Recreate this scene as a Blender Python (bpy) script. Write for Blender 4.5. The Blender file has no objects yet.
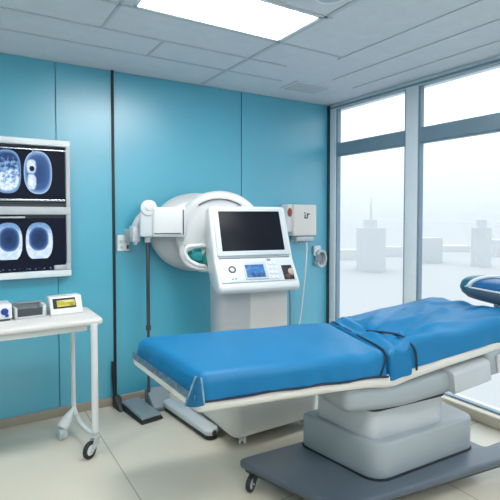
import bpy, bmesh, math, random
from mathutils import Vector, Matrix, Euler, noise
R = math.radians
C = bpy.context.scene.collection
SC = bpy.context.scene

# ------------------------------------------------------------------ camera
FPX, EYE, HEAD = 465.0, Vector((-3.2, -3.64, 1.49)), 58.2
PITCH = 2.0
cd = bpy.data.cameras.new('camera'); cam = bpy.data.objects.new('camera', cd); C.objects.link(cam)
cd.sensor_width = 36; cd.lens = 36 * FPX / 500
cam.location = EYE; cam.rotation_euler = (R(90 - PITCH), 0, R(HEAD - 90))
cd.shift_y = -((250 - (215 + FPX * math.tan(R(PITCH)))) / 500)
cd.clip_start = .05; cd.clip_end = 2000
SC.camera = cam
# ------------------------------------------------------------------ daylight
w = bpy.data.worlds.new('World'); SC.world = w; w.use_nodes = True
wt = w.node_tree; bg = wt.nodes['Background']; bg.inputs['Color'].default_value = (.86, .945, 1, 1)
# overcast sky: brighter towards the zenith than at the horizon
wtc = wt.nodes.new('ShaderNodeTexCoord'); wsp = wt.nodes.new('ShaderNodeSeparateXYZ'); wt.links.new(wtc.outputs['Generated'], wsp.inputs[0])
wr = wt.nodes.new('ShaderNodeMapRange'); wr.inputs['From Min'].default_value = 0; wr.inputs['From Max'].default_value = 1; wr.inputs['To Min'].default_value = 1.04; wr.inputs['To Max'].default_value = 3.4
wt.links.new(wsp.outputs[2], wr.inputs['Value']); wt.links.new(wr.outputs[0], bg.inputs['Strength'])
PANEL = 27.5
SC.view_settings.view_transform = 'Standard'; SC.view_settings.look = 'None'
SC.view_settings.exposure = 0; SC.view_settings.gamma = 1; SC.view_settings.use_curve_mapping = False

# ------------------------------------------------------------------ materials
def mat(name, col, rough=.5, metal=0, var=0, vscale=6, bump=0, bscale=120, coat=0, **kw):
    m = bpy.data.materials.new(name); m.use_nodes = True
    nt = m.node_tree; b = nt.nodes['Principled BSDF']
    b.inputs['Base Color'].default_value = (*col, 1); b.inputs['Roughness'].default_value = rough
    b.inputs['Metallic'].default_value = metal; b.inputs['Coat Weight'].default_value = coat
    for k, v in kw.items(): b.inputs[k.replace('_', ' ')].default_value = v
    tc = nt.nodes.new('ShaderNodeTexCoord')
    if var:
        n = nt.nodes.new('ShaderNodeTexNoise'); n.inputs['Scale'].default_value = vscale; n.inputs['Detail'].default_value = 4
        nt.links.new(tc.outputs['Object'], n.inputs['Vector'])
        r = nt.nodes.new('ShaderNodeValToRGB'); r.color_ramp.elements[0].position = .3; r.color_ramp.elements[1].position = .7
        r.color_ramp.elements[0].color = (*[c * (1 - var) for c in col], 1)
        r.color_ramp.elements[1].color = (*[min(1, c * (1 + var)) for c in col], 1)
        nt.links.new(n.outputs['Fac'], r.inputs['Fac']); nt.links.new(r.outputs['Color'], b.inputs['Base Color'])
    if bump:
        n = nt.nodes.new('ShaderNodeTexNoise'); n.inputs['Scale'].default_value = bscale; n.inputs['Detail'].default_value = 3
        nt.links.new(tc.outputs['Object'], n.inputs['Vector'])
        bp = nt.nodes.new('ShaderNodeBump'); bp.inputs['Strength'].default_value = bump; bp.inputs['Distance'].default_value = .01
        nt.links.new(n.outputs['Fac'], bp.inputs['Height']); nt.links.new(bp.outputs['Normal'], b.inputs['Normal'])
    return m
def emit(name, col, s):
    m = bpy.data.materials.new(name); m.use_nodes = True; b = m.node_tree.nodes['Principled BSDF']
    b.inputs['Base Color'].default_value = (*col, 1); b.inputs['Emission Color'].default_value = (*col, 1); b.inputs['Emission Strength'].default_value = s
    return m
M = {
 'teal': mat('teal wall laminate', (.052, .400, .555), .38, var=.03, vscale=1.5, coat=1.0, Coat_Roughness=.36, Coat_IOR=1.9),
 'seam': mat('dark seam', (.012, .05, .065), .6),
 'black': mat('black rubber', (.012, .013, .016), .5),
 'tan': mat('tan vinyl skirting', (.36, .31, .25), .5, var=.05),
 'ceil': mat('ceiling tile', (.64, .68, .73), .7, var=.03, vscale=14, bump=.15, bscale=160),
 'tbar': mat('ceiling grid bar', (.50, .54, .58), .5),
 'white_wall': mat('blue grey wall paint', (.38, .50, .55), .6, var=.02),
 'frame': mat('pale window frame', (.78, .84, .88), .4, var=.02),
 'frame_dark': mat('blue grey window bar', (.20, .29, .36), .4, var=.04),
 'gasket': mat('window gasket', (.03, .045, .06), .5),
 'sill': mat('beige sill', (.70, .62, .50), .45, var=.05),
 'white': mat('white painted shell', (.73, .75, .76), .32, var=.015, coat=.2),
 'offwhite': mat('warm white shell', (.72, .70, .66), .38, var=.02, coat=.15),
 'grey': mat('light grey plastic', (.50, .54, .57), .4, var=.03),
 'pedestal': mat('grey pedestal shell', (.33, .375, .405), .33, var=.02, coat=.2),
 'column': mat('column shell', (.52, .54, .56), .3, var=.02, coat=.2),
 'midgrey': mat('mid grey plastic', (.22, .27, .30), .4, var=.04),
 'slate': mat('slate base plate', (.085, .115, .150), .36, var=.05, coat=.15),
 'darkgrey': mat('dark grey plastic', (.05, .06, .07), .4, var=.05),
 'chrome': mat('chrome', (.75, .77, .8), .18, 1),
 'steel': mat('brushed steel', (.58, .62, .65), .35, 1, var=.05, vscale=30),
 'cover': mat('blue table cover', (.003, .165, .375), .46, var=.05, vscale=5, bump=.06, bscale=260, Specular_IOR_Level=.35),
 'pipe': mat('navy piping', (.004, .016, .045), .6),
 'hem': mat('pale grey cover hem', (.22, .36, .46), .5, var=.35, vscale=40),
 'fold': mat('teal cover fold', (.006, .13, .28), .45, var=.08),
 'screen': mat('black glass screen', (.006, .008, .014), .4, Specular_IOR_Level=.15),
 'bezel': mat('pale bezel', (.60, .66, .70), .35, var=.02),
 'tealin': mat('teal plastic', (.02, .30, .32), .3),
 'green': mat('green lens', (.01, .20, .15), .2, coat=.5),
 'darkteal': mat('teal pad', (.010, .13, .20), .4, var=.1),
 'bluepad': mat('blue pad', (.008, .11, .30), .35, var=.1),
 'red': mat('red badge', (.32, .05, .035), .5),
 'ink': mat('printed ink', (.04, .045, .05), .6),
 'navy': mat('navy print', (.01, .05, .30), .4),
 'blacktop': mat('white bench padding', (.68, .67, .655), .45, var=.02, bump=.05),
 'hole': mat('dark recess', (.015, .016, .018), .6),
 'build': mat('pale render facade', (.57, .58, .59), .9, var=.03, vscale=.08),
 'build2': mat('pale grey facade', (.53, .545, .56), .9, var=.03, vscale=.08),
 'ground': mat('pale concrete ground', (.345, .345, .345), .9, var=.02, vscale=.02),
 'panel': emit('light diffuser', (1, .985, .96), PANEL),
}
gl = bpy.data.materials.new('window glass'); gl.use_nodes = True
nt = gl.node_tree; nt.nodes.remove(nt.nodes['Principled BSDF'])
tr = nt.nodes.new('ShaderNodeBsdfTransparent'); tr.inputs['Color'].default_value = (.985, .995, 1, 1)
gs = nt.nodes.new('ShaderNodeBsdfGlossy'); gs.inputs['Roughness'].default_value = .02
lf = nt.nodes.new('ShaderNodeLayerWeight'); lf.inputs['Blend'].default_value = .5
pw = nt.nodes.new('ShaderNodeMath'); pw.operation = 'POWER'; pw.inputs[1].default_value = 5; nt.links.new(lf.outputs['Facing'], pw.inputs[0])
lw = nt.nodes.new('ShaderNodeMath'); lw.operation = 'MULTIPLY_ADD'; lw.inputs[1].default_value = .4; lw.inputs[2].default_value = .02; nt.links.new(pw.outputs[0], lw.inputs[0])
mx = nt.nodes.new('ShaderNodeMixShader')
nt.links.new(lw.outputs[0], mx.inputs[0]); nt.links.new(tr.outputs[0], mx.inputs[1]); nt.links.new(gs.outputs[0], mx.inputs[2])
nt.links.new(mx.outputs[0], nt.nodes['Material Output'].inputs[0])
M['glass'] = gl

class NT:
    "tiny helper to write procedural expressions with math nodes"
    def __init__(s, m): s.t = m.node_tree
    def op(s, o, *a):
        n = s.t.nodes.new('ShaderNodeMath'); n.operation = o
        for i, x in enumerate(a):
            if isinstance(x, (int, float)): n.inputs[i].default_value = x
            else: s.t.links.new(x, n.inputs[i])
        return n.outputs[0]
    def noise(s, v, sc, det=3):
        n = s.t.nodes.new('ShaderNodeTexNoise'); n.inputs['Scale'].default_value = sc; n.inputs['Detail'].default_value = det
        s.t.links.new(v, n.inputs['Vector']); return n.outputs['Fac']
    def ramp(s, f, stops):
        n = s.t.nodes.new('ShaderNodeValToRGB'); e = n.color_ramp.elements
        while len(e) < len(stops): e.new(.5)
        for k, (p, c) in enumerate(stops): e[k].position = p; e[k].color = (*c, 1) if not isinstance(c, (int, float)) else (c, c, c, 1)
        s.t.links.new(f, n.inputs['Fac']); return n.outputs['Color']
    def ell(s, x, z, cx, cz, rx, rz):
        a = s.op('DIVIDE', s.op('SUBTRACT', x, cx), rx); b = s.op('DIVIDE', s.op('SUBTRACT', z, cz), rz)
        return s.op('SQRT', s.op('ADD', s.op('MULTIPLY', a, a), s.op('MULTIPLY', b, b)))

def _sell(s, x, z, cx, cz, rx, rz, p):
    a = s.op('POWER', s.op('ABSOLUTE', s.op('DIVIDE', s.op('SUBTRACT', x, cx), rx)), p); b = s.op('POWER', s.op('ABSOLUTE', s.op('DIVIDE', s.op('SUBTRACT', z, cz), rz)), p)
    return s.op('POWER', s.op('ADD', a, b), 1 / p)
NT.sell = _sell
def floor_mat():
    m = mat('beige sheet vinyl', (.62, .58, .485), .28, var=.03, vscale=2.2, coat=.1); n = NT(m); t = m.node_tree; b = t.nodes['Principled BSDF']
    tc = t.nodes.new('ShaderNodeTexCoord'); sp = t.nodes.new('ShaderNodeSeparateXYZ'); t.links.new(tc.outputs['Object'], sp.inputs[0])
    def line(v, off, per):
        f = n.op('ABSOLUTE', n.op('SUBTRACT', n.op('FRACT', n.op('DIVIDE', n.op('ADD', v, off), per)), .5))
        return n.op('LESS_THAN', f, .0035 / per)
    k = n.op('MAXIMUM', line(sp.outputs[0], 2.43 + .75, 1.5), line(sp.outputs[1], .9 + 2.3, 3.0))
    mixn = t.nodes.new('ShaderNodeMix'); mixn.data_type = 'RGBA'
    src = b.inputs['Base Color'].links[0].from_socket
    t.links.new(src, mixn.inputs[6]); mixn.inputs[7].default_value = (.33, .31, .27, 1); t.links.new(k, mixn.inputs[0])
    t.links.new(mixn.outputs[2], b.inputs['Base Color']); return m
M['floor'] = floor_mat()

def film_mat(kind):
    m = bpy.data.materials.new('backlit film ' + kind); m.use_nodes = True; n = NT(m); t = m.node_tree; b = t.nodes['Principled BSDF']
    tc = t.nodes.new('ShaderNodeTexCoord'); sp = t.nodes.new('ShaderNodeSeparateXYZ'); t.links.new(tc.outputs['Object'], sp.inputs[0])
    V = tc.outputs['Object']; x, z = sp.outputs[0], sp.outputs[2]
    n1 = n.noise(V, 38, 5); n2 = n.noise(V, 14, 2)
    wob = n.op('MULTIPLY', n.op('SUBTRACT', n2, .5), .28)
    out = None
    def add(v):
        nonlocal out
        out = v if out is None else n.op('MAXIMUM', out, v)
    if kind == 'upper':
        # right shape: pale rim, dim field and a bright column with a dark round spot
        d = n.sell(x, z, .222, .005, .092, .152, 2.4)
        rim = n.ramp(d, [(.0, .13), (.78, .24), (.93, .55), (.985, .72), (1.0, 0)])
        core = n.sell(x, z, .178, .045, .040, .060, 3); core2 = n.sell(x, z, .180, -.062, .036, .070, 2.6)
        cv = n.ramp(n.op('ADD', n.op('MINIMUM', core, core2), wob), [(.0, 1.0), (.70, .80), (1.15, 0)])
        cv = n.op('MULTIPLY', cv, n.op('ADD', n.op('MULTIPLY', n1, .7), .55))
        spot = n.op('GREATER_THAN', n.op('ADD', n.ell(x, z, .182, .032, .017, .019), wob), 1)
        add(n.op('MULTIPLY', n.op('MAXIMUM', rim, cv), n.op('MULTIPLY', n.op('ADD', spot, .02), n.op('LESS_THAN', d, 1))))
        d2 = n.sell(x, z, .026, .005, .088, .152, 2.8)
        f2 = n.ramp(n.op('ADD', n.op('MULTIPLY', z, -1.9), n.op('MULTIPLY', n1, 1.0)), [(.30, .12), (.45, .5), (.62, .85), (.8, 1)])
        r2 = n.ramp(d2, [(.0, .0), (.82, .15), (.96, .55), (1.0, 0)])
        edge = n.ramp(d2, [(.0, 1), (.80, .9), (.97, .35), (1.0, 0)])
        add(n.op('MULTIPLY', n.op('MAXIMUM', n.op('MULTIPLY', f2, edge), r2), n.op('LESS_THAN', d2, 1)))
    else:
        for cx, sx, rx in ((.224, 1, .088), (.028, -1, .086)):
            d = n.sell(x, z, cx, .022, rx, .135, 2.6); di = n.sell(x, z, cx - .004 * sx, .040, .066, .086, 2.3)
            v = n.ramp(di, [(.0, .06), (.70, .14), (.92, .34), (1.04, .74), (1.18, .90), (1.30, .62), (1.5, .80)])
            v = n.op('MULTIPLY', v, n.op('ADD', n.op('MULTIPLY', n1, .55), .70))
            up = n.ramp(n.op('ADD', z, .5), [(.56, 1), (.66, .55)])
            add(n.op('MULTIPLY', n.op('MULTIPLY', n.op('MULTIPLY', v, up), n.op('LESS_THAN', d, 1)), n.op('GREATER_THAN', z, -.100)))
        # row of small pale notches along the bottom edge of the film
        q = n.op('GREATER_THAN', n.noise(V, 60, 1), .57)
        row = n.op('MULTIPLY', n.op('LESS_THAN', n.op('ABSOLUTE', n.op('ADD', z, .172)), .006), q)
        add(n.op('MULTIPLY', row, .35))
    col = n.ramp(out, [(0, (.004, .006, .016)), (.2, (.035, .085, .24)), (.55, (.20, .36, .62)), (.85, (.72, .84, .95)), (1, (.95, .98, 1))])
    b.inputs['Base Color'].default_value = (.004, .005, .008, 1); b.inputs['Roughness'].default_value = .4; b.inputs['Specular IOR Level'].default_value = .12
    t.links.new(col, b.inputs['Emission Color']); b.inputs['Emission Strength'].default_value = 1.15
    return m

# ------------------------------------------------------------------ mesh helpers
def merge(bm, t, M_=None):
    if M_ is not None: t.transform(M_)
    me = bpy.data.meshes.new('tmp'); t.to_mesh(me); bm.from_mesh(me); bpy.data.meshes.remove(me); t.free()
def T(x=0, y=0, z=0): return Matrix.Translation((x, y, z))
def RX(a): return Matrix.Rotation(R(a), 4, 'X')
def RY(a): return Matrix.Rotation(R(a), 4, 'Y')
def RZ(a): return Matrix.Rotation(R(a), 4, 'Z')
def box(bm, c, s, bev=0, seg=3, X=None, taper=None):
    t = bmesh.new(); bmesh.ops.create_cube(t, size=1)
    for v in t.verts:
        v.co = Vector((v.co.x * s[0], v.co.y * s[1], v.co.z * s[2]))
        if taper and v.co.z > 0: v.co.x *= taper[0]; v.co.y *= taper[1]
    if bev: bmesh.ops.bevel(t, geom=t.edges[:], offset=bev, segments=seg, profile=.5, affect='EDGES', clamp_overlap=True)
    t.transform(T(*c)); merge(bm, t, X); return bm
def vbox(bm, c, s, rv, re=.01, X=None, taper=None, seg=6):
    "box with strongly rounded vertical edges and softly rounded top and bottom"
    t = bmesh.new(); bmesh.ops.create_cube(t, size=1)
    for v in t.verts:
        v.co = Vector((v.co.x * s[0], v.co.y * s[1], v.co.z * s[2]))
        if taper and v.co.z > 0: v.co.x *= taper[0]; v.co.y *= taper[1]
    ve = [e for e in t.edges if abs(e.verts[0].co.z - e.verts[1].co.z) > s[2] * .5]
    bmesh.ops.bevel(t, geom=ve, offset=rv, segments=seg, profile=.5, affect='EDGES', clamp_overlap=True)
    if re:
        he = [e for e in t.edges if len(e.link_faces) == 2 and e.calc_face_angle(0) > R(60)]
        bmesh.ops.bevel(t, geom=he, offset=re, segments=3, profile=.5, affect='EDGES', clamp_overlap=True)
    t.transform(T(*c)); merge(bm, t, X); return bm
def cyl(bm, p0, p1, r0, r1=None, seg=28, bev=0, X=None):
    p0, p1 = Vector(p0), Vector(p1); r1 = r0 if r1 is None else r1; d = p1 - p0; L = d.length
    t = bmesh.new(); bmesh.ops.create_cone(t, cap_ends=True, segments=seg, radius1=r0, radius2=r1, depth=L)
    if bev:
        he = [e for e in t.edges if abs(e.verts[0].co.z - e.verts[1].co.z) < 1e-6]
        bmesh.ops.bevel(t, geom=he, offset=bev, segments=3, profile=.5, affect='EDGES', clamp_overlap=True)
    t.transform(Matrix.Translation((p0 + p1) / 2) @ d.to_track_quat('Z', 'Y').to_matrix().to_4x4()); merge(bm, t, X); return bm
def ball(bm, c, r, X=None, u=32, v=18):
    t = bmesh.new(); bmesh.ops.create_uvsphere(t, u_segments=u, v_segments=v, radius=1)
    rr = r if isinstance(r, (tuple, list)) else (r, r, r)
    t.transform(T(*c) @ Matrix.Diagonal((*rr, 1))); merge(bm, t, X); return bm
def sball(bm, c, r, e=3.0, X=None, low=.25):
    t = bmesh.new(); bmesh.ops.create_uvsphere(t, u_segments=40, v_segments=24, radius=1)
    for v in t.verts:
        q = (abs(v.co.x) ** e + abs(v.co.y) ** e + abs(v.co.z) ** e) ** (-1 / e); v.co *= q
        if v.co.z < 0: v.co.z *= low
    t.transform(T(*c) @ Matrix.Diagonal((*r, 1))); merge(bm, t, X); return bm
def smoothpts(pts, n=6, closed=False):
    P = [Vector(p) for p in pts]; out = []; N = len(P)
    for i in range(N if closed else N - 1):
        g = (lambda k: P[k % N]) if closed else (lambda k: P[max(0, min(N - 1, k))])
        a, b, c, d = g(i - 1), g(i), g(i + 1), g(i + 2)
        for k in range(n):
            t = k / n
            out.append(.5 * ((2 * b) + (c - a) * t + (2 * a - 5 * b + 4 * c - d) * t * t + (3 * b - a - 3 * c + d) * t ** 3))
    if not closed: out.append(P[-1])
    return out
def tube(bm, pts, r, seg=10, X=None, closed=False, flat=(1, 1)):
    t = bmesh.new(); P = [Vector(p) for p in pts]; N = len(P); rings = []; up = None
    for i, p in enumerate(P):
        a = P[(i - 1) % N] if closed or i else P[0]; b = P[(i + 1) % N] if closed or i < N - 1 else P[-1]
        d = (b - a).normalized()
        if up is None:
            up = Vector((0, 0, 1)) if abs(d.z) < .9 else Vector((1, 0, 0))
        up = (up - d * up.dot(d)).normalized(); s = d.cross(up)
        rr = r[i] if isinstance(r, (list, tuple)) else r
        rings.append([t.verts.new(p + (up * math.cos(k * 2 * math.pi / seg) * flat[0] + s * math.sin(k * 2 * math.pi / seg) * flat[1]) * rr) for k in range(seg)])
    for i in range(N if closed else N - 1):
        A, B = rings[i], rings[(i + 1) % N]
        for k in range(seg): t.faces.new((A[k], A[(k + 1) % seg], B[(k + 1) % seg], B[k]))
    if not closed: t.faces.new(rings[0][::-1]); t.faces.new(rings[-1])
    bmesh.ops.recalc_face_normals(t, faces=t.faces[:]); merge(bm, t, X); return bm
def prism(bm, prof, x0, x1, bev=0, seg=3, X=None):
    "profile in the local (y, z) plane, run along x"
    t = bmesh.new(); A = [t.verts.new((x0, y, z)) for y, z in prof]; B = [t.verts.new((x1, y, z)) for y, z in prof]; n = len(prof)
    t.faces.new(A); t.faces.new(B[::-1])
    for i in range(n): t.faces.new((A[i], B[i], B[(i + 1) % n], A[(i + 1) % n]))
    bmesh.ops.recalc_face_normals(t, faces=t.faces[:])
    if bev: bmesh.ops.bevel(t, geom=t.edges[:], offset=bev, segments=seg, profile=.5, affect='EDGES', clamp_overlap=True)
    merge(bm, t, X); return bm
def plate(bm, pts, z0, z1, bev=0, seg=3, X=None):
    "outline in the local (x, y) plane, between two heights"
    t = bmesh.new(); A = [t.verts.new((x, y, z0)) for x, y in pts]; B = [t.verts.new((x, y, z1)) for x, y in pts]; n = len(pts)
    t.faces.new(A[::-1]); t.faces.new(B)
    for i in range(n): t.faces.new((A[i], A[(i + 1) % n], B[(i + 1) % n], B[i]))
    bmesh.ops.recalc_face_normals(t, faces=t.faces[:])
    if bev:
        he = [e for e in t.edges if abs(e.verts[0].co.z - e.verts[1].co.z) < 1e-6]
        bmesh.ops.bevel(t, geom=he, offset=bev, segments=seg, profile=.5, affect='EDGES', clamp_overlap=True)
    merge(bm, t, X); return bm
def rounded(pts, r, n=6):
    "round the corners of a polygon"
    out = []; N = len(pts)
    for i in range(N):
        p = Vector(pts[i]); a = Vector(pts[i - 1]) - p; b = Vector(pts[(i + 1) % N]) - p
        rr = r[i] if isinstance(r, (list, tuple)) else r
        rr = min(rr, a.length * .48, b.length * .48)
        A = p + a.normalized() * rr; B = p + b.normalized() * rr
        for k in range(n + 1):
            t = k / n; q = A * (1 - t) ** 2 + p * 2 * t * (1 - t) + B * t * t; out.append(tuple(q))
    return out
def disc(bm, c, r, h, X=None, seg=28): return cyl(bm, c, (c[0], c[1], c[2] + h), r, seg=seg, bev=min(h * .3, r * .2), X=X)

ROOT = {}
def mk(name, bm, m, parent=None, world=False, sharp=38):
    if world and parent is not None:
        p = parent
        while p.parent: p = p.parent
        if p in ROOT: bm.transform(ROOT[p].inverted())
    me = bpy.data.meshes.new(name); bm.to_mesh(me); bm.free()
    me.materials.append(M[m] if isinstance(m, str) else m)
    me.polygons.foreach_set('use_smooth', [True] * len(me.polygons)); me.set_sharp_from_angle(angle=R(sharp))
    o = bpy.data.objects.new(name, me); C.objects.link(o)
    if parent: o.parent = parent
    return o
def tag(o, label, cat, group=None):
    o['label'] = label; o['category'] = cat
    if group: o['group'] = group
    return o
def thing(name, label, cat, loc=(0, 0, 0), rz=0, group=None):
    o = bpy.data.objects.new(name, None); C.objects.link(o); o.location = loc; o.rotation_euler = (0, 0, R(rz)); o.empty_display_size = .1
    ROOT[o] = T(*loc) @ RZ(rz)
    return tag(o, label, cat, group)
def struct(name, bm, m, parent=None):
    o = mk(name, bm, m, parent)
    if not parent: o['kind'] = 'structure'
    return o
def B(): return bmesh.new()
_a = R(HEAD); FW = Vector((math.cos(_a), math.sin(_a), 0)); RT = Vector((math.sin(_a), -math.cos(_a), 0)); UP = Vector((0, 0, 1))
def at(x, y, depth):
    "a point at the given distance ahead of the eye, for the things whose place was sighted from the photograph"
    return EYE + FW * depth + RT * ((x - 250) / FPX * depth) + UP * ((215 - y) / FPX * depth)

# ================================================================== SETTING
XL, YR, H = -5.4, -6.2, 2.6
struct('floor', box(B(), ((XL + .1) / 2, (YR + .1) / 2, -.05), (-XL + .5, -YR + .5, .1)), 'floor')
# ceiling with its grid of bars
L0, L1, LY0, LY1 = -2.41, -1.455, -1.61, -1.175
PLIGHTS = [(L0, LY0, L1, LY1), (L0, -3.6, L1, -3.16), (-4.6, LY0, -3.65, LY1), (L0, -5.3, L1, -4.86), (-4.6, -5.3, -3.65, -4.86)]  # after the first, unseen extra panels added to brighten the room
def slab_with_holes(x0, x1, y0, y1, holes, z0, z1):
    bm = B(); xs = sorted({x0, x1, *[h[0] for h in holes], *[h[2] for h in holes]}); ys = sorted({y0, y1, *[h[1] for h in holes], *[h[3] for h in holes]})
    for i in range(len(xs) - 1):
        for j in range(len(ys) - 1):
            cx, cy = (xs[i] + xs[i + 1]) / 2, (ys[j] + ys[j + 1]) / 2
            if any(h[0] < cx < h[2] and h[1] < cy < h[3] for h in holes): continue
            box(bm, (cx, cy, (z0 + z1) / 2), (xs[i + 1] - xs[i], ys[j + 1] - ys[j], z1 - z0))
    return bm
struct('ceiling', slab_with_holes(XL - .15, .15, YR - .15, .15, PLIGHTS, H, H + .14), 'ceil')
bm = B()
def barX(x0, x1, y, wd=.018): box(bm, ((x0 + x1) / 2, y, H - .001), (x1 - x0, wd, .008))
def barY(x, y0, y1, wd=.018): box(bm, (x, (y0 + y1) / 2, H - .001), (wd, y1 - y0, .008))
barX(XL, -.93, -.475); barX(XL, -1.12, -.80); barX(XL, -.90, -1.165)
for y in (-1.62, -2.05, -2.5, -3.15, -3.61, -4.1, -4.85, -5.31): barX(XL, -1.40, y)
for x in (-2.47, -3.05, -3.64, -4.61): barY(x, YR, -.80)
barY(-1.445, YR, -.04, .028); barY(-2.08, -.80, -.475); barY(-3.1, -.8, -.475)
barY(-.90, YR, -1.12, .010); barY(-.59, YR, -.72, .010); barY(-.27, YR, -.62, .014)
struct('trim_1', bm, 'tbar')
# back wall: dark backing with laminate panels standing on it
wb = struct('wall_back', box(B(), (XL / 2, .06, H / 2), (-XL + .3, .1, H)), 'seam')
bm = B(); xs = [XL, -4.2, -3.5, -2.606, -2.196, -1.039, -.012]
for a, b in zip(xs[:-1], xs[1:]): box(bm, ((a + b) / 2, .002, 1.33), (b - a - (.004 if -2.606 in (a, b) else .008), .02, 2.54 - .005), .002, 1)
struct('wall_panelling', bm, 'teal', wb)
struct('trim_2', box(B(), (-2.196, -.010, 1.33), (.020, .022, 2.54), .003), 'black')
struct('baseboard_back', box(B(), (XL / 2, -.010, .032), (-XL, .022, .064), .003), 'tan')
struct('trim_3', box(B(), (-.012, -.014, 1.31), (.022, .03, 2.56), .004), 'seam')  # dark strip whose colour stands in for the shadow gap in the corner
struct('wall_left', box(B(), (XL - .05, YR / 2, H / 2), (.1, -YR + .3, H)), 'white_wall')
struct('wall_rear', box(B(), (XL / 2, YR - .05, H / 2), (-XL + .3, .1, H)), 'white_wall')
struct('baseboard_left', box(B(), (XL + .011, YR / 2, .032), (.022, -YR, .064), .003), 'tan')
struct('baseboard_rear', box(B(), (XL / 2, YR + .011, .032), (-XL, .022, .064), .003), 'tan')
# window wall: curb, header and solid pier at the far end
bm = B(); box(bm, (.06, YR / 2, .035), (.16, -YR, .07), .006); box(bm, (.06, YR / 2, 2.58), (.12, -YR, .06))
box(bm, (.06, (YR - 5.6) / 2, 1.3), (.12, .6, 2.5))
struct('wall_right', bm, 'frame')
struct('sill_trim', box(B(), (-.035, YR / 2, .04), (.07, -YR - .1, .08), .012), 'sill').name = 'trim_4'
MUL = [(-.118, -.02)] + [(-1.106 - 1.008 * k, -.964 - 1.008 * k) for k in range(5)]   # upright members
bm = B()
for y0, y1 in MUL: box(bm, (.03, (y0 + y1) / 2, 1.31), (.07, (y1 - y0) * .86, 2.50), .006)
struct('trim_5', bm, 'frame')
bm = B()
for y0, y1 in MUL:
    for yy in (y0 + .006, y1 - .006): box(bm, (.03, yy, 1.31), (.05, .014, 2.48), .002)
struct('trim_6', bm, 'frame_dark')
struct('trim_7', box(B(), (.03, (YR) / 2, 2.565), (.085, -YR, .016), .003), 'frame_dark')
k = 1
for (a, b), (c, d) in zip(MUL[:-1], MUL[1:]):
    y0, y1 = d, a
    for z0, z1 in ((.08, 2.085), (2.198, 2.555)):
        f = B(); th = .008
        box(f, (.03, (y0 + y1) / 2, z0 + th / 2), (.045, y1 - y0, th)); box(f, (.03, (y0 + y1) / 2, z1 - th / 2), (.045, y1 - y0, th))
        box(f, (.03, y0 + th / 2, (z0 + z1) / 2), (.045, th, z1 - z0)); box(f, (.03, y1 - th / 2, (z0 + z1) / 2), (.045, th, z1 - z0))
        wn = struct('window_%d' % k, f, 'gasket' if 0 else 'frame_dark'); k += 1
        struct('pane', box(B(), (.03, (y0 + y1) / 2, (z0 + z1) / 2), (.006, y1 - y0 - .02, z1 - z0 - .02)), 'glass', wn)
bm = B()
for (a, b), (c, d) in zip(MUL[:-1], MUL[1:]): box(bm, (.03, (d + a) / 2, 2.1415), (.07, a - d, .113), .006)
struct('trim_8', bm, 'frame_dark')
# outdoors: the ground far below the window and pale blocks of the city
bm = B(); cyl(bm, (0, 0, -12.2), (0, 0, -12), 900, seg=64); struct('ground', bm, 'ground')
def block(px, wpx, top, depth, m, label, spire=0, steps=()):
    c = at(px, 215, depth); s = depth / FPX; zt = 1.49 + (215 - top) * s
    t = thing('city_building', label, 'building', (c.x, c.y, -12), HEAD - 90, 'hazy city blocks outside the window')
    hh = zt + 12; wd = wpx * s
    f = B(); box(f, (0, wd * .3, hh / 2), (wd, wd * .6, hh))
    for dx, ww, up in steps: box(f, (dx * s, wd * .3, hh + up * s / 2), (ww * s, wd * .35, up * s))
    mk('facade', f, m, t)
    if spire:
        f = B(); cyl(f, (0, wd * .3, hh), (0, wd * .3, hh + spire * s), .5, .08, 8); mk('mast', f, 'build2', t)
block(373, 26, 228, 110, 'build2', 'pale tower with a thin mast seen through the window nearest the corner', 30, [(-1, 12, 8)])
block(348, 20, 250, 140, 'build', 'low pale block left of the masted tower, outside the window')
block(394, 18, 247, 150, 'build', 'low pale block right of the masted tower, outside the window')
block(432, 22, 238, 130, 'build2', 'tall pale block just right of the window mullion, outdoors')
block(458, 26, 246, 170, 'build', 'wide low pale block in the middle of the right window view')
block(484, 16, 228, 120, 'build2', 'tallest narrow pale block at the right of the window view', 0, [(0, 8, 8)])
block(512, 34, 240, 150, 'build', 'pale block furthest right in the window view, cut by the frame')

# ================================================================== CEILING THINGS
for i, (x0, y0, x1, y1) in enumerate(PLIGHTS):
    t = thing('ceiling_light', 'rectangular recessed ceiling light panel glowing white above the room' if i == 0 else 'unseen ceiling light panel added to brighten the room', 'light', ((x0 + x1) / 2, (y0 + y1) / 2, H), 0, 'recessed ceiling lights')
    a, b = x1 - x0, y1 - y0; f = B()
    for sx in (-1, 1): box(f, (sx * (a / 2 - .012), 0, .01), (.022, b - .004, .03), .002)
    for sy in (-1, 1): box(f, (0, sy * (b / 2 - .012), .01), (a - .004, .022, .03), .002)
    mk('frame', f, 'frame', t)
    mk('diffuser', box(B(), (0, 0, .016), (a - .05, b - .05, .012)), 'panel', t)
t = thing('ceiling_vent', 'faint slatted air vent set in the ceiling near the corner', 'vent', (-.62, -.42, H))
f = B(); box(f, (0, 0, -.003), (.40, .26, .008), .002); mk('frame', f, 'ceil', t)
for k in range(5): mk('slat', box(B(), (0, -.09 + k * .045, -.010), (.34, .022, .006), .002, X=None), 'tbar', t)
t = thing('ceiling_speaker', 'round grey speaker grille recessed in the ceiling beside the light', 'speaker', (-1.60, -1.83, H))
f = B(); cyl(f, (0, 0, -.012), (0, 0, 0), .085, bev=.004); mk('rim', f, 'frame', t)
f = B(); ball(f, (0, 0, -.010), (.07, .07, .012)); mk('grille', f, 'grey', t)

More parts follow.
